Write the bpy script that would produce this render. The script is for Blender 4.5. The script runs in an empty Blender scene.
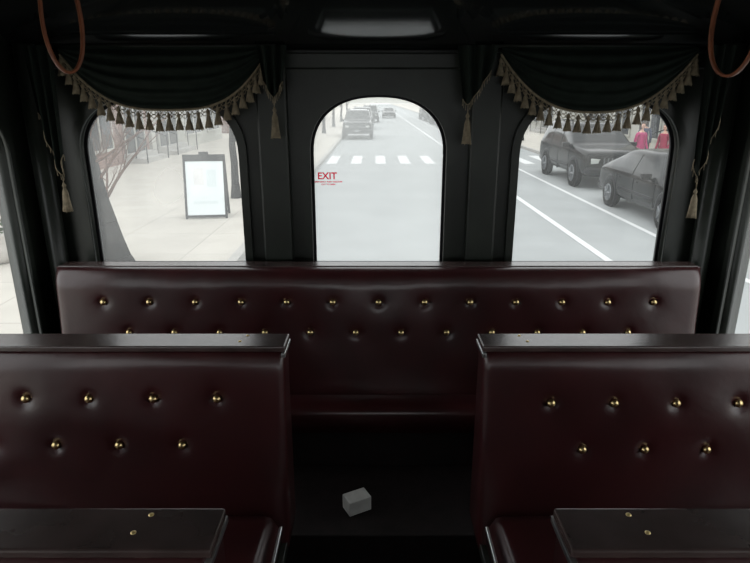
import bpy, bmesh, math, random
from mathutils import Vector, Matrix
random.seed(7)
scene=bpy.context.scene
scene.view_settings.view_transform='Standard'
COL=scene.collection

# ---------------------------------------------------------------- materials
def mat(name,col,rough=.5,metal=0,spec=.5,var=.15,scale=8,bump=0,bscale=60,coat=0,crough=.12):
    m=bpy.data.materials.new(name); m.use_nodes=True
    nt=m.node_tree; b=nt.nodes['Principled BSDF']
    b.inputs['Roughness'].default_value=rough; b.inputs['Metallic'].default_value=metal
    b.inputs['Specular IOR Level'].default_value=spec
    b.inputs['Coat Weight'].default_value=coat
    b.inputs['Coat Roughness'].default_value=crough
    tc=nt.nodes.new('ShaderNodeTexCoord')
    n=nt.nodes.new('ShaderNodeTexNoise'); n.inputs['Scale'].default_value=scale; n.inputs['Detail'].default_value=5
    nt.links.new(tc.outputs['Object'],n.inputs['Vector'])
    r=nt.nodes.new('ShaderNodeValToRGB')
    r.color_ramp.elements[0].position=.3; r.color_ramp.elements[1].position=.7
    r.color_ramp.elements[0].color=[max(0,c*(1-var)) for c in col]+[1]
    r.color_ramp.elements[1].color=[min(1,c*(1+var)) for c in col]+[1]
    nt.links.new(n.outputs['Fac'],r.inputs['Fac']); nt.links.new(r.outputs['Color'],b.inputs['Base Color'])
    if bump:
        n2=nt.nodes.new('ShaderNodeTexNoise'); n2.inputs['Scale'].default_value=bscale; n2.inputs['Detail'].default_value=6
        nt.links.new(tc.outputs['Object'],n2.inputs['Vector'])
        bp=nt.nodes.new('ShaderNodeBump'); bp.inputs['Strength'].default_value=bump; bp.inputs['Distance'].default_value=.01
        nt.links.new(n2.outputs['Fac'],bp.inputs['Height']); nt.links.new(bp.outputs['Normal'],b.inputs['Normal'])
    return m
M_leather=mat('leather_maroon',(.036,.0068,.0078),.36,spec=.5,var=.3,scale=5,bump=.30,bscale=9,coat=.5,crough=.2)
M_ledge=mat('varnished_ledge',(.050,.032,.030),.26,spec=.8,var=.3,scale=10,bump=.05,bscale=30)
M_brass=mat('brass',(.85,.66,.32),.30,metal=1,var=.05)
M_steel=mat('steel_trim',(.7,.72,.72),.3,metal=1,var=.05)
M_wood=mat('dark_painted_wood',(.015,.0185,.0145),.34,spec=.4,var=.35,scale=6,bump=.06,bscale=20)
M_ceil=mat('gloss_ceiling',(.012,.014,.014),.07,spec=1.0,var=.1,bump=.01,bscale=4,coat=1.0,crough=.08)
M_floor=mat('rubber_floor',(.009,.006,.006),.6,spec=.25,var=.4,scale=20,bump=.1)
M_fabric=mat('valance_fabric',(.009,.0145,.011),.8,spec=.2,var=.3,scale=20,bump=.1,bscale=200)
M_tassel=mat('tassel_thread',(.24,.20,.14),.85,spec=.1,var=.3,scale=60)
M_strap=mat('strap_leather',(.24,.075,.032),.45,var=.25,scale=20,bump=.1)
M_tan=mat('box_grey',(.5,.5,.48),.4,var=.15,scale=20)
M_red=mat('tail_lamp_red',(.35,.02,.03),.3,var=.02)
M_asph=mat('asphalt',(.30,.315,.315),.85,spec=.2,var=.07,scale=.8,bump=.15,bscale=40)
M_side=mat('sidewalk',(.47,.445,.40),.9,spec=.1,var=.06,scale=1.2)
M_curb=mat('curb_stone',(.38,.37,.35),.9,spec=.1,var=.1,scale=2)
M_paint=mat('road_paint',(.60,.61,.61),.7,spec=.2,var=.05,scale=6)
M_white=mat('poster_white',(.66,.71,.72),.5,var=.03,scale=3)
M_black=mat('black_plastic',(.010,.010,.012),.5,spec=.2,var=.2)
M_tire=mat('tire_rubber',(.008,.008,.008),.8,spec=.1,var=.2)
M_rim=mat('alloy_rim',(.18,.19,.20),.4,metal=.8,var=.1)
M_carblk=mat('car_paint_black',(.004,.0045,.0055),.16,spec=.13,var=.1)
M_cargry=mat('car_paint_grey',(.012,.014,.014),.3,spec=.2,var=.1)
M_carslv=mat('car_paint_silver',(.22,.24,.25),.3,spec=.4,var=.05,coat=.2)
M_cglass=mat('car_glass',(.008,.010,.011),.05,spec=.22,var=.1)
M_lamp=mat('lamp_lens',(.4,.42,.4),.15,spec=.6,var=.05)
M_orange=mat('marker_lens',(.4,.15,.03),.3,var=.05)
M_bark=mat('bark',(.012,.010,.010),.9,spec=.03,var=.4,scale=15,bump=.5,bscale=30)
M_twig=mat('twigs',(.10,.05,.035),.9,spec=.1,var=.3,scale=10)
M_bush=mat('shrub_leaf',(.05,.075,.04),.8,spec=.2,var=.4,scale=10)
M_pot=mat('planter_stone',(.5,.48,.45),.8,var=.1)
M_brick=mat('brick_wall',(.20,.13,.11),.9,spec=.1,var=.2,scale=3)
M_stucco=mat('pale_stucco',(.40,.395,.36),.9,spec=.1,var=.08,scale=1)
M_shop=mat('shop_glass',(.035,.04,.045),.15,spec=.4,var=.3,scale=1)
M_pink=mat('jacket_magenta',(.40,.02,.13),.8,var=.2,scale=20)
M_redj=mat('jacket_red',(.30,.03,.07),.8,var=.2,scale=20)
M_jean=mat('denim',(.03,.04,.08),.9,var=.2,scale=20)
M_skin=mat('skin',(.55,.33,.25),.6,var=.05)
M_hair=mat('hair',(.04,.025,.015),.7,var=.3,scale=40)
def brickify(M,bw,rh,ms,mort,off=.5):
    nt=M.node_tree; bk=nt.nodes.new('ShaderNodeTexBrick'); bk.offset=off; bk.inputs['Scale'].default_value=1
    bk.inputs['Brick Width'].default_value=bw; bk.inputs['Row Height'].default_value=rh; bk.inputs['Mortar Size'].default_value=ms
    bk.inputs['Color1'].default_value=(1,1,1,1); bk.inputs['Color2'].default_value=(.95,.95,.95,1); bk.inputs['Mortar'].default_value=(mort,mort,mort,1)
    mx=nt.nodes.new('ShaderNodeMixRGB'); mx.blend_type='MULTIPLY'; mx.inputs[0].default_value=1
    tcn=[n for n in nt.nodes if n.type=='TEX_COORD'][0]; rp=[n for n in nt.nodes if n.type=='VALTORGB'][0]
    return nt,bk,mx,tcn,rp
nt,bk,mx,tcn,rp=brickify(M_side,1.6,1.6,.015,.8,0)
nt.links.new(tcn.outputs['Object'],bk.inputs['Vector']); nt.links.new(rp.outputs['Color'],mx.inputs[1]); nt.links.new(bk.outputs['Color'],mx.inputs[2]); nt.links.new(mx.outputs[0],nt.nodes['Principled BSDF'].inputs['Base Color'])
nt,bk,mx,tcn,rp=brickify(M_brick,.24,.09,.012,1.5)
sp=nt.nodes.new('ShaderNodeSeparateXYZ'); cb=nt.nodes.new('ShaderNodeCombineXYZ')
nt.links.new(tcn.outputs['Object'],sp.inputs[0]); nt.links.new(sp.outputs['Y'],cb.inputs['X']); nt.links.new(sp.outputs['Z'],cb.inputs['Y'])
nt.links.new(cb.outputs[0],bk.inputs['Vector']); nt.links.new(rp.outputs['Color'],mx.inputs[1]); nt.links.new(bk.outputs['Color'],mx.inputs[2]); nt.links.new(mx.outputs[0],nt.nodes['Principled BSDF'].inputs['Base Color'])

M_vinyl=bpy.data.materials.new('decal_red_vinyl'); M_vinyl.use_nodes=True; nt=M_vinyl.node_tree; nt.nodes.clear()
o=nt.nodes.new('ShaderNodeOutputMaterial'); a=nt.nodes.new('ShaderNodeBsdfTranslucent'); b=nt.nodes.new('ShaderNodeBsdfDiffuse'); c=nt.nodes.new('ShaderNodeMixShader')
a.inputs[0].default_value=(.6,.02,.05,1); b.inputs[0].default_value=(.7,.03,.07,1); c.inputs[0].default_value=.3
nt.links.new(a.outputs[0],c.inputs[1]); nt.links.new(b.outputs[0],c.inputs[2]); nt.links.new(c.outputs[0],o.inputs[0])

def glassmat(name,haze):  # pale translucent veil mixed into the pane imitates outdoor haze and glare
    m=bpy.data.materials.new(name); m.use_nodes=True; nt=m.node_tree; nt.nodes.clear()
    o=nt.nodes.new('ShaderNodeOutputMaterial')
    tr=nt.nodes.new('ShaderNodeBsdfTransparent'); tr.inputs[0].default_value=(.96,.97,.965,1)
    tl=nt.nodes.new('ShaderNodeBsdfTranslucent'); tl.inputs[0].default_value=(.90,.925,.91,1)
    gl=nt.nodes.new('ShaderNodeBsdfGlossy'); gl.inputs['Roughness'].default_value=.03
    tc=nt.nodes.new('ShaderNodeTexCoord'); n=nt.nodes.new('ShaderNodeTexNoise'); n.inputs['Scale'].default_value=2.2; n.inputs['Detail'].default_value=1
    nt.links.new(tc.outputs['Object'],n.inputs['Vector'])
    mr=nt.nodes.new('ShaderNodeMapRange'); mr.inputs['From Min'].default_value=.3; mr.inputs['From Max'].default_value=.7
    mr.inputs['To Min'].default_value=haze*.75; mr.inputs['To Max'].default_value=haze*1.25
    nt.links.new(n.outputs['Fac'],mr.inputs['Value'])
    a=nt.nodes.new('ShaderNodeMixShader'); nt.links.new(mr.outputs['Result'],a.inputs[0])
    nt.links.new(tr.outputs[0],a.inputs[1]); nt.links.new(tl.outputs[0],a.inputs[2])
    b=nt.nodes.new('ShaderNodeMixShader'); b.inputs[0].default_value=.04
    nt.links.new(a.outputs[0],b.inputs[1]); nt.links.new(gl.outputs[0],b.inputs[2]); nt.links.new(b.outputs[0],o.inputs[0])
    return m
G_c=glassmat('haze_veil_glass_centre',.32); G_l=glassmat('haze_veil_glass_left',.23); G_r=glassmat('haze_veil_glass_right',.08); G_s=glassmat('haze_veil_glass_side',.12)

# ---------------------------------------------------------------- helpers
def empty(name,loc=(0,0,0)):
    e=bpy.data.objects.new(name,None); e.location=loc; e.empty_display_size=.1; COL.objects.link(e); return e
def link(name,me,mats,parent=None,smooth=False):
    o=bpy.data.objects.new(name,me); COL.objects.link(o)
    for m in (mats if isinstance(mats,(list,tuple)) else [mats]): me.materials.append(m)
    if parent: o.parent=parent; o.matrix_parent_inverse=Matrix.Translation(-Vector(parent.location))
    if smooth:
        for p in me.polygons: p.use_smooth=True
    return o
def box(name,lo,hi,m,parent=None,bev=0,seg=2):
    bm=bmesh.new(); bmesh.ops.create_cube(bm,size=1)
    for v in bm.verts:
        v.co=Vector([lo[i]+(v.co[i]+.5)*(hi[i]-lo[i]) for i in range(3)])
    if bev: bmesh.ops.bevel(bm,geom=bm.edges[:],offset=bev,segments=seg,profile=.5,affect='EDGES')
    me=bpy.data.meshes.new(name); bm.to_mesh(me); bm.free()
    return link(name,me,m,parent,smooth=False)
def tube(bm,p0,p1,r0,r1,n=8,cap=True):
    p0=Vector(p0);p1=Vector(p1); d=(p1-p0); 
    if d.length<1e-6: return
    q=d.to_track_quat('Z','Y'); a=[];b=[]
    for i in range(n):
        t=2*math.pi*i/n; c=Vector((math.cos(t),math.sin(t),0))
        a.append(bm.verts.new(p0+q@(c*r0))); b.append(bm.verts.new(p1+q@(c*r1)))
    for i in range(n):
        j=(i+1)%n; bm.faces.new((a[i],a[j],b[j],b[i]))
    if cap:
        bm.faces.new(a[::-1]); bm.faces.new(b)
def poly_tube(bm,pts,r,n=6):
    for i in range(len(pts)-1): tube(bm,pts[i],pts[i+1],r,r,n,cap=(i in(0,len(pts)-2)))
def finish(bm,name,m,parent=None,smooth=True):
    bmesh.ops.recalc_face_normals(bm,faces=bm.faces[:])
    me=bpy.data.meshes.new(name); bm.to_mesh(me); bm.free(); return link(name,me,m,parent,smooth)
def lathe(bm,prof,origin,axis='Z',n=20,rot=None,mi=0):
    rings=[]; o=Vector(origin)
    for r,h in prof:
        ring=[]
        for i in range(n):
            t=2*math.pi*i/n; c=Vector((r*math.cos(t),r*math.sin(t),h))
            if axis=='X': c=Vector((c.z,c.x,c.y))
            elif axis=='-Y': c=Vector((c.x,-c.z,c.y))
            ring.append(bm.verts.new(o+c))
        rings.append(ring)
    for k in range(len(rings)-1):
        for i in range(n):
            j=(i+1)%n; f=bm.faces.new((rings[k][i],rings[k][j],rings[k+1][j],rings[k+1][i])); f.material_index=mi
    f=bm.faces.new(rings[0]); f.material_index=mi
    f=bm.faces.new(rings[-1]); f.material_index=mi
def arch(x0,x1,z0,zt,spring,n=28):
    pts=[(x0,z0),(x1,z0)]; cx=(x0+x1)/2; a=(x1-x0)/2; b=zt-spring
    for i in range(n+1):
        t=math.pi*i/n; c=math.cos(t); s=math.sin(t); e=2/2.35
        pts.append((cx+a*math.copysign(abs(c)**e,c), spring+b*abs(s)**e))
    return pts
def panel(name,outer,holes,th,kind,pos,m,parent=None):
    cu=bpy.data.curves.new(name,'CURVE'); cu.dimensions='2D'; cu.fill_mode='BOTH'; cu.extrude=th/2
    for pts in [outer]+holes:
        s=cu.splines.new('POLY'); s.points.add(len(pts)-1); s.use_cyclic_u=True
        for i,p in enumerate(pts): s.points[i].co=(p[0],p[1],0,1)
    o=bpy.data.objects.new(name+'_c',cu); COL.objects.link(o)
    dg=bpy.context.evaluated_depsgraph_get(); me=bpy.data.meshes.new_from_object(o.evaluated_get(dg))
    bpy.data.objects.remove(o)
    for v in me.vertices:
        x,y,z=v.co
        v.co=(x,pos+z,y) if kind=='Y' else (pos+z,x,y)
    bm=bmesh.new(); bm.from_mesh(me); bmesh.ops.remove_doubles(bm,verts=bm.verts[:],dist=1e-5); bmesh.ops.recalc_face_normals(bm,faces=bm.faces[:]); bm.to_mesh(me); bm.free()
    me.materials.clear()
    return link(name,me,m,parent)

# ---------------------------------------------------------------- camera
P=math.radians(17.4); EYE=1.6
cam=bpy.data.cameras.new('camera'); co=bpy.data.objects.new('camera',cam); COL.objects.link(co)
cam.sensor_width=36; cam.lens=36*583/750; cam.clip_start=.02; cam.clip_end=1000
co.location=(0,0,EYE); co.rotation_euler=(math.pi/2-P,0,0); scene.camera=co

# ---------------------------------------------------------------- world
w=bpy.data.worlds.new('overcast'); scene.world=w; w.use_nodes=True; nt=w.node_tree
bg=nt.nodes['Background']; tc=nt.nodes.new('ShaderNodeTexCoord'); n=nt.nodes.new('ShaderNodeTexNoise'); n.inputs['Scale'].default_value=2
r=nt.nodes.new('ShaderNodeValToRGB'); r.color_ramp.elements[0].color=(.88,.91,.92,1); r.color_ramp.elements[1].color=(.97,.98,.99,1)
nt.links.new(tc.outputs['Generated'],n.inputs['Vector']); nt.links.new(n.outputs['Fac'],r.inputs['Fac']); nt.links.new(r.outputs['Color'],bg.inputs['Color'])
bg.inputs['Strength'].default_value=2.3

# ---------------------------------------------------------------- bus shell
XL,XR,YR,YF=-1.27,1.30,2.20,-2.6
CZ=2.10
SILL=.975
wins=[(-1.085,-.50),(-.24,.265),(.53,1.115)]
WT=.06
rear_holes=[arch(a,b,SILL,1.615,1.40) for a,b in wins]
panel('wall_rear',[(XL-.05,0),(XR+.05,0),(XR+.05,CZ),(XL-.05,CZ)],rear_holes,WT,'Y',YR+WT/2,M_wood)
for i,((a,b),g) in enumerate(zip(wins,(G_l,G_c,G_r))):
    e=empty('window_%d'%(i+1),((a+b)/2,YR,SILL))
    panel('frame',arch(a-.028,b+.028,SILL-.028,1.643,1.40),[arch(a+.001,b-.001,SILL+.001,1.614,1.40)],.018,'Y',YR-.010,M_wood,e)
    panel('glazing_bead',arch(a-.001,b+.001,SILL-.001,1.616,1.40),[arch(a+.010,b-.010,SILL+.01,1.605,1.40)],.012,'Y',YR+.03,M_black,e)
    panel('glass',arch(a+.001,b-.001,SILL+.001,1.614,1.40),[],.0,'Y',YR+.04,g,e)
sw=[(1.36,2.045),(.60,1.285),(-.16,.525),(-.92,-.235),(-1.68,-.995),(-2.44,-1.755)]
k=4
for side,X in (('left',XL-WT/2),('right',XR+WT/2)):
    holes=[arch(a,b,.70,1.60,1.42) for a,b in sw]
    panel('wall_'+side,[(YF,0),(YR,0),(YR,CZ),(YF,CZ)],holes,WT,'X',X,M_wood)
    inner=X+(WT/2+.009)*(1 if side=='left' else -1)
    for a,b in sw:
        e=empty('window_%d'%k,(X,(a+b)/2,.7)); k+=1
        panel('frame',arch(a-.025,b+.025,.675,1.625,1.42),[arch(a+.001,b-.001,.701,1.599,1.42)],.016,'X',inner,M_wood,e)
        panel('glass',arch(a+.001,b-.001,.701,1.599,1.42),[],.0,'X',X,G_s,e)
panel('wall_front',[(XL-.05,0),(XR+.05,0),(XR+.05,CZ),(XL-.05,CZ)],[arch(-1.0,1.0,.95,1.75,1.65)],WT,'Y',YF-WT/2,M_wood)
e=empty('window_%d'%k,(0,YF,.95))
panel('frame',arch(-1.04,1.04,.91,1.79,1.65),[arch(-.99,.99,.96,1.74,1.64)],.02,'Y',YF+.011,M_wood,e)
panel('glass',arch(-.999,.999,.951,1.749,1.65),[],0,'Y',YF-.03,G_s,e)
box('floor',(XL-.05,YF,-.08),(XR+.05,YR+.05,0),M_floor)
bm=bmesh.new()
prof=[(YF-.05,CZ),(1.64,CZ),(1.70,2.098),(1.76,2.080),(1.80,2.06),(2.199,1.762)]
bot=[]
for y,z in prof:
    bot.append((bm.verts.new((XL-.05,y,z)),bm.verts.new((XR+.05,y,z))))
for a,b in zip(bot,bot[1:]): bm.faces.new((a[0],a[1],b[1],b[0]))
hi=[(bm.verts.new((XL-.05,y,CZ+.06)),bm.verts.new((XR+.05,y,CZ+.06))) for y in (YF-.05,2.199)]
bm.faces.new((hi[0][0],hi[0][1],hi[1][1],hi[1][0])); 
bm.faces.new((hi[0][0],bot[0][0],bot[0][1],hi[0][1])); bm.faces.new((hi[1][0],hi[1][1],bot[-1][1],bot[-1][0]))
bm.faces.new([b[0] for b in bot]+[hi[1][0],hi[0][0]]); bm.faces.new([b[1] for b in bot]+[hi[1][1],hi[0][1]])
finish(bm,'ceiling',M_ceil,smooth=False)
tn=1
for a,b in ((-.425,-.315),(.345,.455)):
    box('trim_%d'%tn,(a,YR-.03,1.0),(b,YR-.001,1.755),M_wood,bev=.008); tn+=1
for x in (XL+.06,XR-.06):
    bm=bmesh.new(); tube(bm,(x,YR-.045,.0),(x,YR-.045,1.78),.035,.035,16); finish(bm,'trim_%d'%tn,M_wood); tn+=1
box('trim_%d'%tn,(XL,YR-.022,1.70),(XR,YR-.001,1.755),M_wood,bev=.006); tn+=1
box('rear_platform',(XL+.001,1.50,.0),(XR-.001,YR-.001,.30),M_floor,bev=.004)

# ---------------------------------------------------------------- seats
def backrest(name,x0,x1,z0,z1,yt,lean,th,btns,parent,rx=.03,rz=.035,ry=.035,nx=150,nz=60):
    bm=bmesh.new(); g=[]
    def yf(z): return yt-lean*(z1-z)/(z1-z0)
    for j in range(nz+1):
        row=[]
        for i in range(nx+1):
            q=j/nz; q=1-(1-q)**1.5
            x=x0+(x1-x0)*i/nx; z=z0+(z1-z0)*q
            y=yf(z)
            for d,rr in ((x-x0,rx),(x1-x,rx)):
                if d<rr: y+=rr*(1-math.sqrt(max(0,1-((rr-d)/rr)**2)))*.98
            d=z1-z
            if d<rz: y+=ry*(1-math.sqrt(max(0,1-((rz-d)/rz)**2)))
            for bx,bz in btns:
                q=((x-bx)**2+(z-bz)**2)
                if q<.01: y+=.009*math.exp(-q/(2*.012**2))+.0022*math.exp(-q/(2*.035**2))
            y-= .0030*math.sin((x-x0)*9+z*4)*math.sin(z*17)
            y=min(y,yt+th-.001)
            row.append(bm.verts.new((x,y,z)))
        g.append(row)
    for j in range(nz):
        for i in range(nx): bm.faces.new((g[j][i],g[j][i+1],g[j+1][i+1],g[j+1][i]))
    ring=[g[0][i] for i in range(nx+1)]+[g[j][nx] for j in range(1,nz+1)]+[g[nz][i] for i in range(nx-1,-1,-1)]+[g[j][0] for j in range(nz-1,0,-1)]
    back=[bm.verts.new((v.co.x,yt+th,v.co.z)) for v in ring]
    n=len(ring)
    for i in range(n):
        j=(i+1)%n; bm.faces.new((ring[i],back[i],back[j],ring[j]))
    bm.faces.new(back[::-1])
    o=finish(bm,name,M_leather,parent)
    bm=bmesh.new()
    for bx,bz in btns:
        y=yf(bz)+.006
        lathe(bm,[(.0095,-.004),(.0105,.003),(.0100,.006),(.0065,.0095),(.002,.011)],(bx,y,bz),'-Y',16)
    finish(bm,'buttons',M_brass,parent)
def cushion(name,x0,x1,y0,y1,zt,th,parent,er=.035):
    nx,ny=60,24; bm=bmesh.new(); g=[]
    for j in range(ny+1):
        row=[]
        for i in range(nx+1):
            x=x0+(x1-x0)*i/nx; y=y0+(y1-y0)*(j/ny)**1.4; z=zt
            for d in (x-x0,x1-x,y-y0,y1-y):
                if d<er: z-=er*(1-math.sqrt(max(0,1-((er-d)/er)**2)))
            z+=.012*math.sin(math.pi*i/nx)*math.sin(math.pi*j/ny)-.006
            row.append(bm.verts.new((x,y,z)))
        g.append(row)
    for j in range(ny):
        for i in range(nx): bm.faces.new((g[j][i],g[j][i+1],g[j+1][i+1],g[j+1][i]))
    ring=[g[0][i] for i in range(nx+1)]+[g[j][nx] for j in range(1,ny+1)]+[g[ny][i] for i in range(nx-1,-1,-1)]+[g[j][0] for j in range(ny-1,0,-1)]
    bk=[bm.verts.new((v.co.x,v.co.y,zt-th)) for v in ring]; n=len(ring)
    for i in range(n):
        j=(i+1)%n; bm.faces.new((ring[i],bk[i],bk[j],ring[j]))
    bm.faces.new(bk[::-1]); finish(bm,name,M_leather,parent)
def screws(parent,pts):
    bm=bmesh.new()
    for x,y,z in pts:
        lathe(bm,[(.0042,0),(.0042,.001),(.002,.002)],(x,y,z),'Z',12)
    finish(bm,'screws',M_brass,parent)

def passenger_seat(xa,xw,yt,b1,b2,zoff=0):
    x0,x1=min(xa,xw),max(xa,xw); e=empty('bus_seat',((x0+x1)/2,yt,0))
    s=1 if xa<0 else -1
    btn=[(x,.863+zoff) for x in b1]+[(x,.737+zoff) for x in b2]
    backrest('backrest',x0,x1,.44,.984,yt-.012,.075,.082,btn,e,rx=.012,rz=.05,ry=.02)
    box('top_ledge',(x0-.004,yt-.004,.984),(x1+.004,yt+.085,1.0),M_ledge,e,bev=.004,seg=3)
    box('ledge_edge_strip',(xa-.005,yt-.010,.972),(xa+.005,yt+.088,.983),M_steel,e,bev=.001)
    cushion('seat_cushion',x0+(0 if s>0 else .02),x1-(.02 if s>0 else 0),yt-.52,yt-.075,.57,.11,e)
    box('edge_trim',(xa-.010 if s>0 else xa+.002,yt-.51,.553),(xa-.002 if s>0 else xa+.010,yt-.14,.565),M_steel,e,bev=.002)
    box('seat_board',(x0+.003,yt-.50,.43),(x1-.003,yt+.06,.46),M_wood,e,bev=.003)
    bx0,bx1=(x0+.02,x1-.06) if s>0 else (x0+.06,x1-.02)
    box('base',(bx0,yt-.42,0),(bx1,yt+.05,.43),M_wood,e,bev=.005)
    sx=xa-.105*s
    screws(e,[(sx,yt+.068,1.0),(sx-.012*s,yt+.030,1.0)])
    return e
L1=[-1.063,-.90,-.737,-.571,-.407]; L2=[-.998,-.833,-.668,-.503]
R1=[.454,.617,.777,.937,1.10]; R2=[.542,.705,.867,1.03]
for yy in (1.366,.667):
    passenger_seat(-.233,XL+.012,yy,L1,L2)
    passenger_seat(.278,XR-.012,yy,R1,R2,-.012)

e=empty('rear_bench',(0.015,2.0,0))
bt=[(-.985+.1663*i,.896) for i in range(13)]+[(-.902+.1663*i,.782) for i in range(12)]
backrest('backrest',-1.165,1.19,.46,1.014,2.0,.05,.050,bt,e,rx=.045,rz=.075,ry=.040,nx=330,nz=80)
box('back_board',(-1.16,2.051,.46),(1.185,2.10,1.004),M_wood,e,bev=.003)
box('top_ledge',(-1.16,2.051,1.004),(1.185,2.115,1.017),M_ledge,e,bev=.004,seg=3)
cushion('seat_cushion',-1.20,1.23,1.83,1.965,.548,.09,e,er=.014)
box('base',(-1.19,1.86,.30),(1.22,2.09,.455),M_floor,e,bev=.005)
bo=box('small_metal_box',(-.04,-.028,0),(.04,.028,.052),M_tan,bev=.003); bo.location=(-.06,1.625,.30); bo.rotation_euler=(0,0,math.radians(28))

# ---------------------------------------------------------------- valances
def tassel(bm,x,y,z,L=.062,r=.014):
    lathe(bm,[(.0015,0),(.004,-.006),(.0065,-.010),(.007,-.014),(.004,-.020),(.0055,-.023),(r*.62,-.036),(r*.9,-L*.82),(r,-L),(r*.3,-L*.98)],(x,y,z),'Z',10)
    for i in range(9):
        t=2*math.pi*i/9
        tube(bm,(x+.005*math.cos(t),y+.005*math.sin(t),z-.024),(x+r*1.03*math.cos(t),y+r*1.03*math.sin(t),z-L-.004*random.random()),.0011,.0013,4)
def valance(x0,x1,zb,zt,ex,tails):
    e=empty('curtain_valance',((x0+x1)/2,2.12,1.77))
    NS,NT=80,50; bm=bmesh.new(); g=[]; ZT=1.77
    def zbot(s): return zb+(zt-zb)*abs(2*s-1)**ex
    def P3(s,t):
        z=ZT+(zbot(s)-ZT)*t
        y=2.135-.035*math.sin(math.pi*min(1,t*1.1)*.9)*(1-.5*abs(2*s-1)**3)+.006*math.sin(2*math.pi*5*t)*(1-abs(2*s-1)**4)
        return Vector((x0+(x1-x0)*s,y,z))
    for j in range(NT+1): g.append([bm.verts.new(P3(i/NS,j/NT)) for i in range(NS+1)])
    for j in range(NT):
        for i in range(NS): bm.faces.new((g[j][i],g[j][i+1],g[j+1][i+1],g[j+1][i]))
    finish(bm,'swag',M_fabric,e)
    bm=bmesh.new(); N=220
    line=[P3(i/N,1.0) for i in range(N+1)]
    poly_tube(bm,[p+Vector((0,-.003,0)) for p in line],.0045,6)
    acc=0; arc=[0]
    for i in range(N): acc+=(line[i+1]-line[i]).length; arc.append(acc)
    def at(a):
        for i in range(N):
            if arc[i+1]>=a: 
                f=(a-arc[i])/(arc[i+1]-arc[i]); return line[i].lerp(line[i+1],f)
        return line[-1]
    M=int(acc/.006)
    for ph in (0,math.pi):
        for dz in (-.010,-.022):
            poly_tube(bm,[at(acc*i/M)+Vector((0,-.003,dz-.008*math.sin(acc*i/M*2*math.pi/.036+ph))) for i in range(M+1)],.0012,4)
    nt_=int(acc/.0345)
    for i in range(nt_+1):
        p=at(acc*i/nt_); tassel(bm,p.x,p.y-.003,p.z-.008,.060+.004*random.random())
    finish(bm,'tassel_fringe',M_tassel,e)
    for (cx,wd,zl,side) in tails:
        bm=bmesh.new(); g=[]
        for j in range(21):
            t=j/20; row=[]
            for i in range(31):
                s=i/30; zz=ZT-(ZT-zl)*t*(1-.75*abs(s-(.5+.35*side))**1.2)
                ww=wd*(1-.35*t)
                row.append(bm.verts.new((cx+ww*(s-.5),2.085+.012*math.sin(s*math.pi*6),zz)))
            g.append(row)
        for j in range(20):
            for i in range(30): bm.faces.new((g[j][i],g[j][i+1],g[j+1][i+1],g[j+1][i]))
        tip=min((v for v in g[20]),key=lambda v:v.co.z).co.copy()
        edge=[v.co.copy() for v in g[20]]
        finish(bm,'tail',M_fabric,e)
        bm=bmesh.new(); poly_tube(bm,[p+Vector((0,-.002,0)) for p in edge],.002,5)
        tube(bm,tip,tip-Vector((0,0,.03)),.0015,.0015,5)
        tassel(bm,tip.x,tip.y,tip.z-.025,.105,.016)
        for q in range(0,31,2):
            p=edge[q]; tube(bm,p,p-Vector((0,0,.022)),.001,.0014,5)
        finish(bm,'tail_fringe',M_tassel,e)
    bm=bmesh.new(); tube(bm,(x0-.03,2.14,1.772),(x1+.03,2.14,1.772),.005,.005,10); finish(bm,'rod',M_wood,e)
valance(-1.075,-.37,1.563,1.745,3.0,[(-1.125,.10,1.34,.6),(-.345,.10,1.60,0)])
valance(.43,1.10,1.555,1.745,2.5,[(.345,.14,1.58,-.9),(1.155,.10,1.32,-.6)])

# ---------------------------------------------------------------- straps and handrails
def rail(x):
    e=empty('handrail',(x,1,1.95)); bm=bmesh.new()
    tube(bm,(x,-2.2,1.97),(x,1.66,1.97),.014,.014,16)
    for y in (-2.0,-.8,.4,1.63):
        tube(bm,(x,y,1.97),(x,y,2.095),.009,.009,12)
    finish(bm,'bar',M_brass,e)
def strap(x,y,zlow,rot,wd=.085,h=.327):
    pts=[]
    n=40
    for i in range(n+1):
        t=i/n*2*math.pi
        a=math.sin(t); b=-math.cos(t)
        z=(b+1)/2*h; wdt=wd/2*(1-.50*(z/h)**1.3)
        pts.append((a*wdt*1.25,z))
    bm=bmesh.new(); A=[];B=[]
    for px,pz in pts[:-1]:
        A.append(bm.verts.new((px,-.014,pz))); B.append(bm.verts.new((px,.014,pz)))
    m=len(A)
    for i in range(m): 
        j=(i+1)%m; bm.faces.new((A[i],A[j],B[j],B[i]))
    bmesh.ops.recalc_face_normals(bm,faces=bm.faces[:])
    me=bpy.data.meshes.new('hand_strap'); bm.to_mesh(me); bm.free()
    o=link('hand_strap',me,M_strap,None,True); o.location=(x,y,zlow); o.rotation_euler=(0,0,rot)
    s=o.modifiers.new('thick','SOLIDIFY'); s.thickness=.007; s.offset=0
rail(-.785); rail(.895)
strap(-.785,1.59,1.664,math.radians(35)); strap(.895,1.57,1.655,math.radians(-40),.10)

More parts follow.
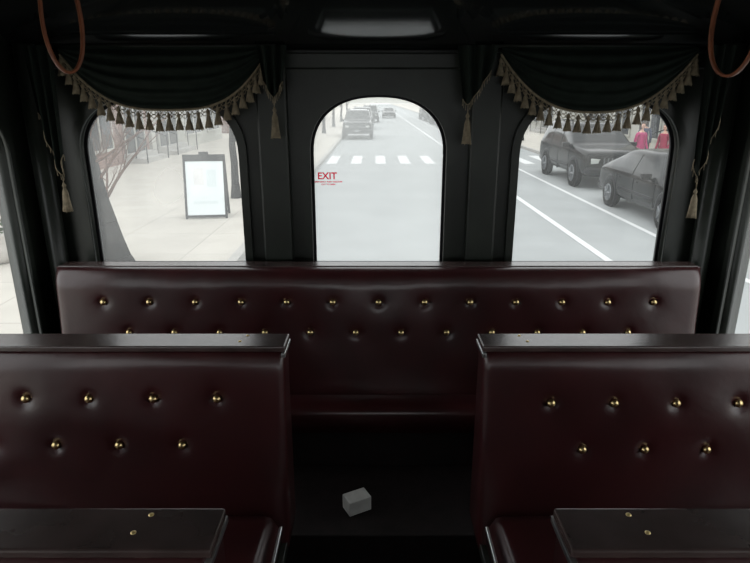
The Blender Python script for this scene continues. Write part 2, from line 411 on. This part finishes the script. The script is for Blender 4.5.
# ---------------------------------------------------------------- EXIT decal
e=empty('exit_sign_decal',(-.176,2.235,1.32))
def text(name,s,size,loc,off=0):
    c=bpy.data.curves.new(name,'FONT'); c.body=s; c.size=size; c.align_x='CENTER'; c.offset=off
    o=bpy.data.objects.new(name+'_t',c); COL.objects.link(o)
    dg=bpy.context.evaluated_depsgraph_get(); me=bpy.data.meshes.new_from_object(o.evaluated_get(dg)); bpy.data.objects.remove(o)
    me.transform(Matrix.Translation(loc)@Matrix.Rotation(math.pi/2,4,'X')); me.materials.clear()
    link(name,me,M_vinyl,e)
text('exit_letters','EXIT',.036,(-.182,2.237,1.308),.0008)
text('small_text_1','EMERGENCY PUSH WINDOW',.0080,(-.178,2.237,1.295),.0003)
text('small_text_2','OUT TO OPEN',.0080,(-.178,2.237,1.285),.0003)

# ---------------------------------------------------------------- street
G=-1.05
def gplane(name,x0,x1,y0,y1,z,m,th=.05): return box(name,(x0,y0,z-th),(x1,y1,z),m)
CL=-2.25
gplane('road',CL,8.2,-40,320,G,M_asph)
gplane('sidewalk',-30,CL-.16,-40,320,G+.13,M_side,.18)
gplane('sidewalk',8.36,40,-40,320,G+.13,M_side,.18)
gplane('curb',CL-.16,CL,-40,320,G+.14,M_curb,.19)
gplane('curb',8.2,8.36,-40,320,G+.14,M_curb,.19)
def stripes(name,rects):
    bm=bmesh.new()
    for (x0,x1,y0,y1) in rects:
        bm.faces.new([bm.verts.new(c) for c in ((x0,y0,G+.006),(x1,y0,G+.006),(x1,y1,G+.006),(x0,y1,G+.006))])
    finish(bm,name,M_paint,smooth=False)
stripes('lane_marking',[(3.93,4.07,-30,24),(5.62,5.74,-30,24),(3.93,4.07,31,200),(5.62,5.74,31,200)])
stripes('crosswalk',[(-2.1+1.06*i,-1.65+1.06*i,25.2,28.9) for i in range(10)])

def car(x,y,paint,st,wheels,win,rotz,wr=.36,kind='suv',sc=1):
    name='suv' if kind=='suv' else 'sedan_car'
    e=empty(name,(0,0,0)); bm=bmesh.new(); rings=[]
    for (cx,zb,zs,zt,wb,wt) in st:
        pts=[(wb*.86,zb),(wb*.98,zb+.10),(wb,(zb+zs)/2+.05),(wb*.985,zs-.03),(wb*.965,zs),(wt+.03,zt-.07 if zt-zs>.3 else zt-.02),(wt*.9,zt-.012),(wt*.45,zt)]
        full=[(p[0],p[1]) for p in pts]+[(-p[0],p[1]) for p in reversed(pts)]
        rings.append([bm.verts.new((cx,py,pz)) for py,pz in full])
    n=16
    for k in range(len(rings)-1):
        for i in range(n):
            j=(i+1)%n
            f=bm.faces.new((rings[k][i],rings[k][j],rings[k+1][j],rings[k+1][i]))
            if k in win:
                if win[k]=='side' and i in (4,10): f.material_index=1
                if win[k]=='screen' and i in (4,5,6,7,8,9,10) : f.material_index=1
    bm.faces.new(rings[0]); bm.faces.new(rings[-1][::-1])
    body=finish(bm,'body',[paint,M_cglass],e,smooth=True)
    bv=body.modifiers.new('b','SUBSURF'); bv.levels=2; bv.render_levels=2
    W=max(s[4] for s in st)
    for wx in wheels:
        for sgn in (-1,1):
            bm=bmesh.new()
            lathe(bm,[(wr+.07,-.05),(wr+.07,.008),(wr+.03,.012)],(0,0,0),'X',28)
            for v in bm.verts: v.co=Vector((wx+v.co.y,sgn*(W-.012+v.co.x),wr+.03+v.co.z))
            finish(bm,'wheel_arch',M_black,e)
            bm=bmesh.new()
            lathe(bm,[(wr*.6,-.2),(wr*.93,-.2),(wr,-.16),(wr,-.03),(wr*.93,.0),(wr*.62,.005)],(0,0,0),'X',28)
            for v in bm.verts: v.co=Vector((wx+v.co.y,sgn*(W+.02+v.co.x),wr+v.co.z))
            finish(bm,'tire',M_tire,e)
            bm=bmesh.new()
            lathe(bm,[(wr*.62,0),(wr*.60,.012),(wr*.5,.004),(wr*.16,.004),(wr*.13,.02),(wr*.05,.022)],(0,0,0),'X',24)
            for q in range(5):
                t=q*2*math.pi/5
                tube(bm,(.012,.1*wr*math.cos(t),.1*wr*math.sin(t)),(.012,.58*wr*math.cos(t),.58*wr*math.sin(t)),.03,.022,6)
            for v in bm.verts: v.co=Vector((wx+v.co.y,sgn*(W+.025+v.co.x),wr+v.co.z))
            finish(bm,'rim',M_rim,e,smooth=False)
    fx=st[0][0]; fw=st[1][4]; zt=st[0][3]; zb=st[0][1]; belt=st[5][2]
    for sgn in (-1,1):
        a,b=sorted((sgn*fw*.50,sgn*fw*.86)); box('headlamp',(fx-.20,a,zt-.22),(fx-.005,b,zt-.05),M_lamp,e,bev=.03,seg=3)
        a,b=sorted((sgn*fw*.86,sgn*fw*.99)); box('marker_lamp',(fx-.26,a,zt-.20),(fx-.10,b,zt-.08),M_orange,e,bev=.02)
        a,b=sorted((sgn*(W-.04),sgn*(W+.17))); mx=.80 if kind=='suv' else .62
        box('mirror',(mx-.05,a,belt+.0),(mx+.08,b,belt+.14),paint,e,bev=.035,seg=3)
        for px in ((-.02,-.98,) if kind=='suv' else (-.25,)):
            bm=bmesh.new(); zr=1.66 if kind=='suv' else 1.35
            wtp=.71 if kind=='suv' else .655
            tube(bm,(px,sgn*(W*.955),belt-.01),(px-.04,sgn*wtp,zr),.03,.028,6); finish(bm,'pillar',paint,e)
        for px in (-.05,-1.0):
            a,b=sorted((sgn*(W-.02),sgn*(W+.015))); box('door_handle',(px,a,belt-.14),(px+.14,b,belt-.11),paint,e,bev=.008)
        a,b=sorted((sgn*(W-.03),sgn*(W+.008))); box('side_moulding',(-.90,a,.50),(.92,b,.57),M_black,e,bev=.01)
        for px in (.93,-.12,-1.05):
            a,b=sorted((sgn*(W-.05),sgn*(W+.001))); box('door_gap',(px,a,.36),(px+.012,b,belt-.06),M_black,e)
    gw=fw*.44; bm=bmesh.new()
    bmesh.ops.create_cube(bm,size=1,matrix=Matrix.Translation((fx-.02,0,zt-.14))@Matrix.Diagonal((.06,2*gw,.18,1)))
    finish(bm,'grille',M_black,e,False)
    bm=bmesh.new()
    for q in range(8):
        yy=-gw+2*gw*q/7; bmesh.ops.create_cube(bm,size=1,matrix=Matrix.Translation((fx+.018,yy,zt-.14))@Matrix.Diagonal((.02,.035,.18,1)))
    finish(bm,'grille_bars',M_rim,e,False)
    box('bumper',(fx-.20,-fw*1.0,zb+.0),(fx+.06,fw*1.0,zb+.20),M_black if kind=='suv' else paint,e,bev=.07,seg=4)
    box('licence_plate',(fx+.055,-.15,zb+.05),(fx+.072,.15,zb+.17),M_carslv,e,bev=.003)
    rx=st[-1][0]
    box('rear_bumper',(rx-.06,-fw*1.0,zb+.0),(rx+.20,fw*1.0,zb+.20),M_black if kind=='suv' else paint,e,bev=.07,seg=4)
    for sgn in (-1,1):
        a,b=sorted((sgn*fw*.72,sgn*fw*.97)); box('tail_lamp',(rx+.0,a,zb+.30),(rx+.14,b,zb+.46),M_red,e,bev=.02)
    if kind=='suv':
        bm=bmesh.new()
        for sgn in (-1,1): 
            tube(bm,(.1,sgn*.60,1.79),(-1.7,sgn*.60,1.79),.02,.02,8)
            for px in (.1,-.8,-1.7): tube(bm,(px,sgn*.60,1.68),(px,sgn*.60,1.79),.018,.018,6)
        finish(bm,'roof_rails',M_black,e)
    e.location=(x,y,G+.001); e.rotation_euler=(0,0,rotz); e.scale=(sc,sc,sc)
    for c in e.children: c.matrix_parent_inverse=Matrix.Identity(4)
    return e
SUV=[(2.30,.42,.82,.92,.76,.64),(2.27,.36,.88,1.0,.86,.74),(2.05,.32,.98,1.08,.91,.82),(1.20,.30,1.04,1.15,.92,.84),(1.06,.30,1.05,1.18,.92,.82),(.42,.30,1.06,1.68,.92,.69),(.20,.30,1.06,1.74,.92,.69),(-.9,.30,1.07,1.78,.92,.70),(-1.85,.30,1.07,1.75,.92,.69),(-2.04,.30,1.07,1.68,.92,.67),(-2.24,.32,1.05,1.20,.90,.80),(-2.30,.36,.98,1.06,.88,.78),(-2.34,.42,.86,.92,.84,.74)]
SED=[(2.36,.32,.56,.63,.70,.56),(2.32,.27,.64,.71,.82,.66),(2.10,.24,.76,.84,.89,.76),(1.15,.22,.87,.96,.91,.80),(1.0,.22,.88,.99,.91,.78),(.22,.22,.91,1.36,.91,.63),(0,.22,.92,1.43,.91,.64),(-.6,.22,.92,1.47,.91,.64),(-1.05,.22,.93,1.42,.91,.63),(-1.22,.22,.93,1.37,.91,.62),(-1.88,.24,.94,1.06,.91,.76),(-2.2,.28,.90,.99,.88,.74),(-2.36,.33,.80,.87,.83,.69),(-2.40,.38,.70,.77,.74,.60)]
wS={4:'screen',5:'side',6:'side',7:'side',8:'side',9:'screen'}
car(7.25,20.2,M_carblk,SUV,(1.42,-1.38),wS,-math.pi/2,.38,'suv',1.1)
car(6.98,13.6,M_carblk,SED,(1.45,-1.40),wS,-math.pi/2,.34,'sedan',1.04)
car(-1.2,43.0,M_carblk,SUV,(1.42,-1.38),wS,-math.pi/2,.38,'suv',1.1)
for i,(yy,p,kd) in enumerate(((38,M_carslv,'sedan'),(44.5,M_cargry,'suv'),(51,M_carslv,'suv'),(58,M_carblk,'sedan'),(66,M_carblk,'suv'),(74,M_cargry,'suv'),(82,M_carblk,'suv'))):
    car(7.0,yy,p,SUV if kd=='suv' else SED,(1.42,-1.38),wS,-math.pi/2,.36,kd)
car(-1.2,56,M_carblk,SUV,(1.42,-1.38),wS,-math.pi/2,.38,'suv',1.1)
car(-.6,72,M_cargry,SUV,(1.42,-1.38),wS,-math.pi/2,.38,'suv',1.1)
car(2.0,88,M_carblk,SED,(1.42,-1.38),wS,-math.pi/2,.34,'sedan')

# sandwich board
e=empty('sandwich_board_sign',(0,0,0))
def slanted(name,x0,x1,z0,z1,yb,lean,th,m,off=0):
    bm=bmesh.new(); vs=[]
    for x,z in ((x0,z0),(x1,z0),(x1,z1),(x0,z1)): 
        for o_ in (0,th): vs.append(bm.verts.new((x,yb+lean*z+o_+off,z)))
    idx=[(0,2,4,6),(1,7,5,3),(0,1,3,2),(2,3,5,4),(4,5,7,6),(6,7,1,0)]
    for f in idx: bm.faces.new([vs[i] for i in f])
    ob=finish(bm,name,m,e,False); ob.matrix_parent_inverse=Matrix.Identity(4)
for off,sg in ((-.30,1),(.30,-1)):
    ln=.22*sg
    slanted('frame_left',-.45,-.40,0,1.36,off,ln,.03,M_black); slanted('frame_right',.40,.45,0,1.36,off,ln,.03,M_black)
    slanted('frame_top',-.40,.40,1.22,1.36,off,ln,.03,M_black); slanted('frame_bottom',-.40,.40,.03,.08,off,ln,.03,M_black)
    slanted('poster',-.40,.40,.08,1.22,off,ln,.012,M_white,.008)
slanted('handle',-.10,.10,1.36,1.42,-.02,0,.03,M_black)
M_print=mat('poster_print',(.60,.66,.67),.6,var=.04,scale=4); M_print2=mat('poster_figure',(.64,.63,.63),.6,var=.06,scale=6)
M_print2.node_tree.nodes['Principled BSDF'].inputs['Specular IOR Level'].default_value=.2
slanted('poster_picture_1',-.24,-.02,.72,1.08,-.30,.22,.003,M_print2,.004)
slanted('poster_picture_2',.04,.24,.68,1.04,-.30,.22,.003,M_print,.004)
slanted('poster_lettering',-.26,.26,.32,.38,-.30,.22,.003,M_print,.004)
e.location=(-3.74,12.95,G+.131); e.rotation_euler=(0,0,math.radians(8))

# trees
def grow(bm,p,d,L,r,depth,maxd):
    p=Vector(p); d=Vector(d).normalized(); n=4
    for i in range(n):
        q=p+d*(L/n); r2=r*(1-.10)
        tube(bm,p,q,r,r2,7 if depth<2 else 4,cap=False); p=q; r=r2
        d=(d+Vector((random.uniform(-.14,.14),random.uniform(-.14,.14),random.uniform(-.03,.1)))).normalized()
        if depth<maxd and i>=1:
            a=Vector((random.uniform(-1,1),random.uniform(-1,1),random.uniform(.2,.9))).normalized()
            grow(bm,p,(d*.5+a),L*random.uniform(.5,.72),r*.5,depth+1,maxd)
    if depth<maxd: grow(bm,p,d,L*.7,r*.9,depth+1,maxd)
def tree(x,y,h,r,lean=(0,0,1),m=M_bark,maxd=3,first=.45):
    e=empty('tree',(x,y,G+.13)); bm=bmesh.new()
    tube(bm,(x+.0,y,G+.131),(x+lean[0]*.35,y,G+.5),r*1.45,r*1.05,10)
    grow(bm,(x+lean[0]*.35,y,G+.5),lean,h*first,r*1.05,0,maxd); finish(bm,'trunk_and_branches',m,e)
# gnarled near tree with a flared dark trunk, finer reddish branches
e=empty('tree',(-4.15,9.0,G+.13)); bm=bmesh.new()
tp=[(-4.13,9.0,G+.131,.28),(-4.14,9.0,-.80,.23),(-4.18,9.0,-.55,.20),(-4.22,9.0,-.25,.17),(-4.27,9.02,.05,.14),(-4.32,9.04,.40,.12),(-4.37,9.08,.75,.10)]
for a,b in zip(tp,tp[1:]): tube(bm,a[:3],b[:3],a[3],b[3],14,cap=False)
grow(bm,tp[-1][:3],(-.15,.1,1),1.5,.09,0,2)
finish(bm,'trunk',M_bark,e)
bm=bmesh.new()
grow(bm,(-4.26,9.02,.0),(.6,.25,.9),.85,.028,2,4)
grow(bm,(-4.30,9.04,.35),(.6,-.1,.7),.9,.028,2,4)
grow(bm,(-4.33,9.04,.65),(.7,.1,.35),.8,.025,2,4)
finish(bm,'branches',M_twig,e)
tree(-3.70,15.5,4.5,.10,(.02,0,1),M_bark)
tree(-7.1,14.5,3.0,.05,(.1,0,1),M_twig,4,.3)
tree(-5.6,12.0,2.4,.03,(.12,0,1),M_twig,4,.3)
for yy in (36,46,57,70,85): tree(-3.9,yy,5,.12); tree(9.3,yy+2,5,.12)
tree(9.6,27,5,.12)

# planter
e=empty('planter',(-6.1,9.1,G+.131)); bm=bmesh.new()
lathe(bm,[(.20,0),(.30,.10),(.34,.28),(.31,.42),(.34,.45),(.34,.50),(.28,.50),(.26,.44)],(-6.1,9.1,G+.131),'Z',28); finish(bm,'pot',M_pot,e)
bm=bmesh.new()
for i in range(260):
    a=random.uniform(0,6.28); rr=random.uniform(.05,.42); zz=random.uniform(0,.9)
    c=Vector((-6.1+math.cos(a)*rr*(1-.3*zz),9.1+math.sin(a)*rr*(1-.3*zz),G+.62+zz)); 
    d=Vector((random.uniform(-1,1),random.uniform(-1,1),random.uniform(-.3,1))).normalized()*.11; s=d.cross(Vector((0,0,1)))*.35
    bm.faces.new([bm.verts.new(c),bm.verts.new(c+d*.5+s),bm.verts.new(c+d),bm.verts.new(c+d*.5-s)])
for i in range(12):
    a=i*.52; tube(bm,(-6.1,9.1,G+.55),(-6.1+math.cos(a)*.25,9.1+math.sin(a)*.25,G+1.3),.012,.005,5)
finish(bm,'shrub',M_bush,e,False)

# buildings
def building(x0,x1,y0,y1,h,m,face,step=3.2):
    B=G+.131
    e=empty('building',((x0+x1)/2,(y0+y1)/2,B)); box('walls',(x0,y0,B),(x1,y1,B+h),m,e)
    xf=x1 if face>0 else x0; n=int((y1-y0)/step)
    for i in range(n):
        a=y0+(y1-y0)*(i+.18)/n; b=y0+(y1-y0)*(i+.82)/n
        lo,hi_=sorted((xf-.1*face,xf+.04*face)); z0=B+(.7 if i%3 else .36)
        box('shop_window' if i%3 else 'entrance_door',(lo,a,z0),(hi_,b,B+2.7),M_shop,e)
        bm=bmesh.new()
        for q in (0,.5,1):
            bmesh.ops.create_cube(bm,size=1,matrix=Matrix.Translation((xf+.05*face,a+(b-a)*q,(z0+B+2.7)/2))@Matrix.Diagonal((.05,.09,B+2.7-z0,1)))
        finish(bm,'mullions',M_stucco,e,False)
        lo,hi_=sorted((xf,xf+.10*face))
        if i%3: box('window_sill',(lo,a-.1,B+.6),(hi_,b+.1,B+.7),M_stucco,e)
        else:
            for q in range(2):
                lo2,hi2=sorted((xf,xf+(.9-.4*q)*face)); box('entrance_step',(lo2,a-.2,B+.18*q),(hi2,b+.2,B+.18*(q+1)),M_curb,e)
            bm=bmesh.new()
            for yy in (a-.2,b+.2):
                tube(bm,(xf+.1*face,yy,B+1.25),(xf+.95*face,yy,B+.95),.025,.025,8); tube(bm,(xf+.95*face,yy,B+.95),(xf+.95*face,yy,B),.025,.025,8); tube(bm,(xf+.5*face,yy,B+1.1),(xf+.5*face,yy,B+.2),.02,.02,8)
            finish(bm,'railing',M_black,e)
        box('lintel',(lo,a-.1,B+2.7),(hi_,b+.1,B+2.9),M_stucco,e)
        for fl in range(1,int((h-1)/3)):
            lo,hi_=sorted((xf-.1*face,xf+.03*face)); box('upper_window',(lo,a+.3,B+1+3*fl+.6),(hi_,b-.3,B+2.6+3*fl+.3),M_shop,e)
    box('cornice',(x0-.2,y0-.1,B+h),(x1+.2,y1+.1,B+h+.3),M_stucco,e)
building(-18,-10.2,14,27,7,M_brick,1); building(-18,-10.2,27.4,40,9,M_stucco,1); building(-18,-10.2,46,90,8,M_brick,1,4)
building(13.5,22,6,24,8,M_stucco,-1); building(13.5,22,24.4,38,7,M_stucco,-1); building(13.5,22,45,100,9,M_stucco,-1,4)
building(-25,40,330,340,12,M_stucco,1)

# ---------------------------------------------------------------- people
def person(x,y,rotz,jm,h=1.0):
    V=[];E=[];R=[]
    def v(p,r): V.append(p);R.append(r);return len(V)-1
    def chain(start,pts):
        a=start
        for p,r in pts: b=v(p,r);E.append((a,b));a=b
        return a
    root=v((0,0,.93),(.155,.115))
    chest=chain(root,[((0,0,1.08),(.135,.10)),((0,0,1.25),(.165,.115)),((0,.0,1.38),(.13,.095))])
    chain(chest,[((0,.0,1.47),(.055,.055)),((0,-.01,1.54),(.055,.06))])
    for s in (-1,1):
        chain(root,[((s*.10,0,.84),(.095,.10)),((s*.105,-.02,.48),(.062,.065)),((s*.11,.02,.10),(.042,.045)),((s*.115,-.06,.05),(.042,.035)),((s*.12,-.15,.035),(.038,.028))])
        sh=chain(chest,[((s*.18,0,1.37),(.062,.062)),((s*.235,.02,1.10),(.050,.050)),((s*.225,-.10,.88),(.036,.036))])
        palm=chain(sh,[((s*.22,-.125,.81),(.030,.020))])
        for q,(oy,ln) in enumerate(((-.030,.070),(-.010,.08),(.010,.075),(.028,.06))):
            chain(palm,[((s*.222,-.135+oy,.765),(.010,.010)),((s*.214,-.14+oy,.765-ln),(.008,.008))])
        chain(palm,[((s*.205,-.165,.79),(.011,.011)),((s*.20,-.175,.75),(.009,.009))])
    me=bpy.data.meshes.new('p'); me.from_pydata(V,E,[]); o=bpy.data.objects.new('p',me); COL.objects.link(o)
    sk=o.modifiers.new('s','SKIN'); sk.use_smooth_shade=True
    for i,d in enumerate(me.skin_vertices[0].data): d.radius=R[i]; d.use_root=(i==0)
    ss=o.modifiers.new('u','SUBSURF'); ss.levels=1; ss.render_levels=1
    dg=bpy.context.evaluated_depsgraph_get(); m2=bpy.data.meshes.new_from_object(o.evaluated_get(dg)); bpy.data.objects.remove(o)
    m2.materials.clear(); e=empty('person',(0,0,0)); ob=link('body',m2,[jm,M_jean,M_skin,M_black],e,True)
    for p in m2.polygons:
        c=p.center
        if c.z>1.43: p.material_index=2
        elif c.z<.09: p.material_index=3
        elif abs(c.x)>.185 and c.z<.86: p.material_index=2
        elif c.z<.84: p.material_index=1
    bm=bmesh.new(); bmesh.ops.create_uvsphere(bm,u_segments=20,v_segments=16,radius=1)
    for q in bm.verts:
        c=q.co; z=c.z; k=1-.22*max(0,-z); q.co=Vector((c.x*.078*k,c.y*.098*k,c.z*.118+1.625))
        if c.y<-.85 and -.25<z<.05 and abs(c.x)<.25: q.co.y-=.018
    finish(bm,'head',M_skin,e)
    bm=bmesh.new()
    for s in (-1,1): 
        bmesh.ops.create_uvsphere(bm,u_segments=8,v_segments=6,radius=.011,matrix=Matrix.Translation((s*.03,-.088,1.635)))
    finish(bm,'eyes',M_black,e)
    bm=bmesh.new()
    for s in (-1,1): bmesh.ops.create_uvsphere(bm,u_segments=8,v_segments=6,radius=.022,matrix=Matrix.Translation((s*.078,.005,1.62))@Matrix.Diagonal((.4,.7,1.2,1)))
    finish(bm,'ears',M_skin,e)
    bm=bmesh.new(); bmesh.ops.create_cube(bm,size=1,matrix=Matrix.Translation((0,-.088,1.572))@Matrix.Diagonal((.045,.012,.009,1))); finish(bm,'mouth',M_redj,e)
    bm=bmesh.new(); bmesh.ops.create_uvsphere(bm,u_segments=20,v_segments=16,radius=1)
    for q in bm.verts:
        c=q.co.copy(); q.co=Vector((c.x*.092,c.y*.108+.018,c.z*.13+1.64))
        if c.z<-.1 and c.y>0: q.co.z-=.07*c.y
        if c.y<-.3 and c.z<.45: q.co.y=max(q.co.y,-.03)
    finish(bm,'hair',M_hair,e)
    for c in e.children: c.matrix_parent_inverse=Matrix.Identity(4)
    e.location=(x,y,G+.131); e.rotation_euler=(0,0,rotz); e.scale=(h,h,h)
person(9.15,20.6,math.radians(20),M_pink,1.0); person(9.95,20.6,math.radians(-60),M_redj,.97)
person(10.6,23.6,math.radians(150),M_jean,1.0)
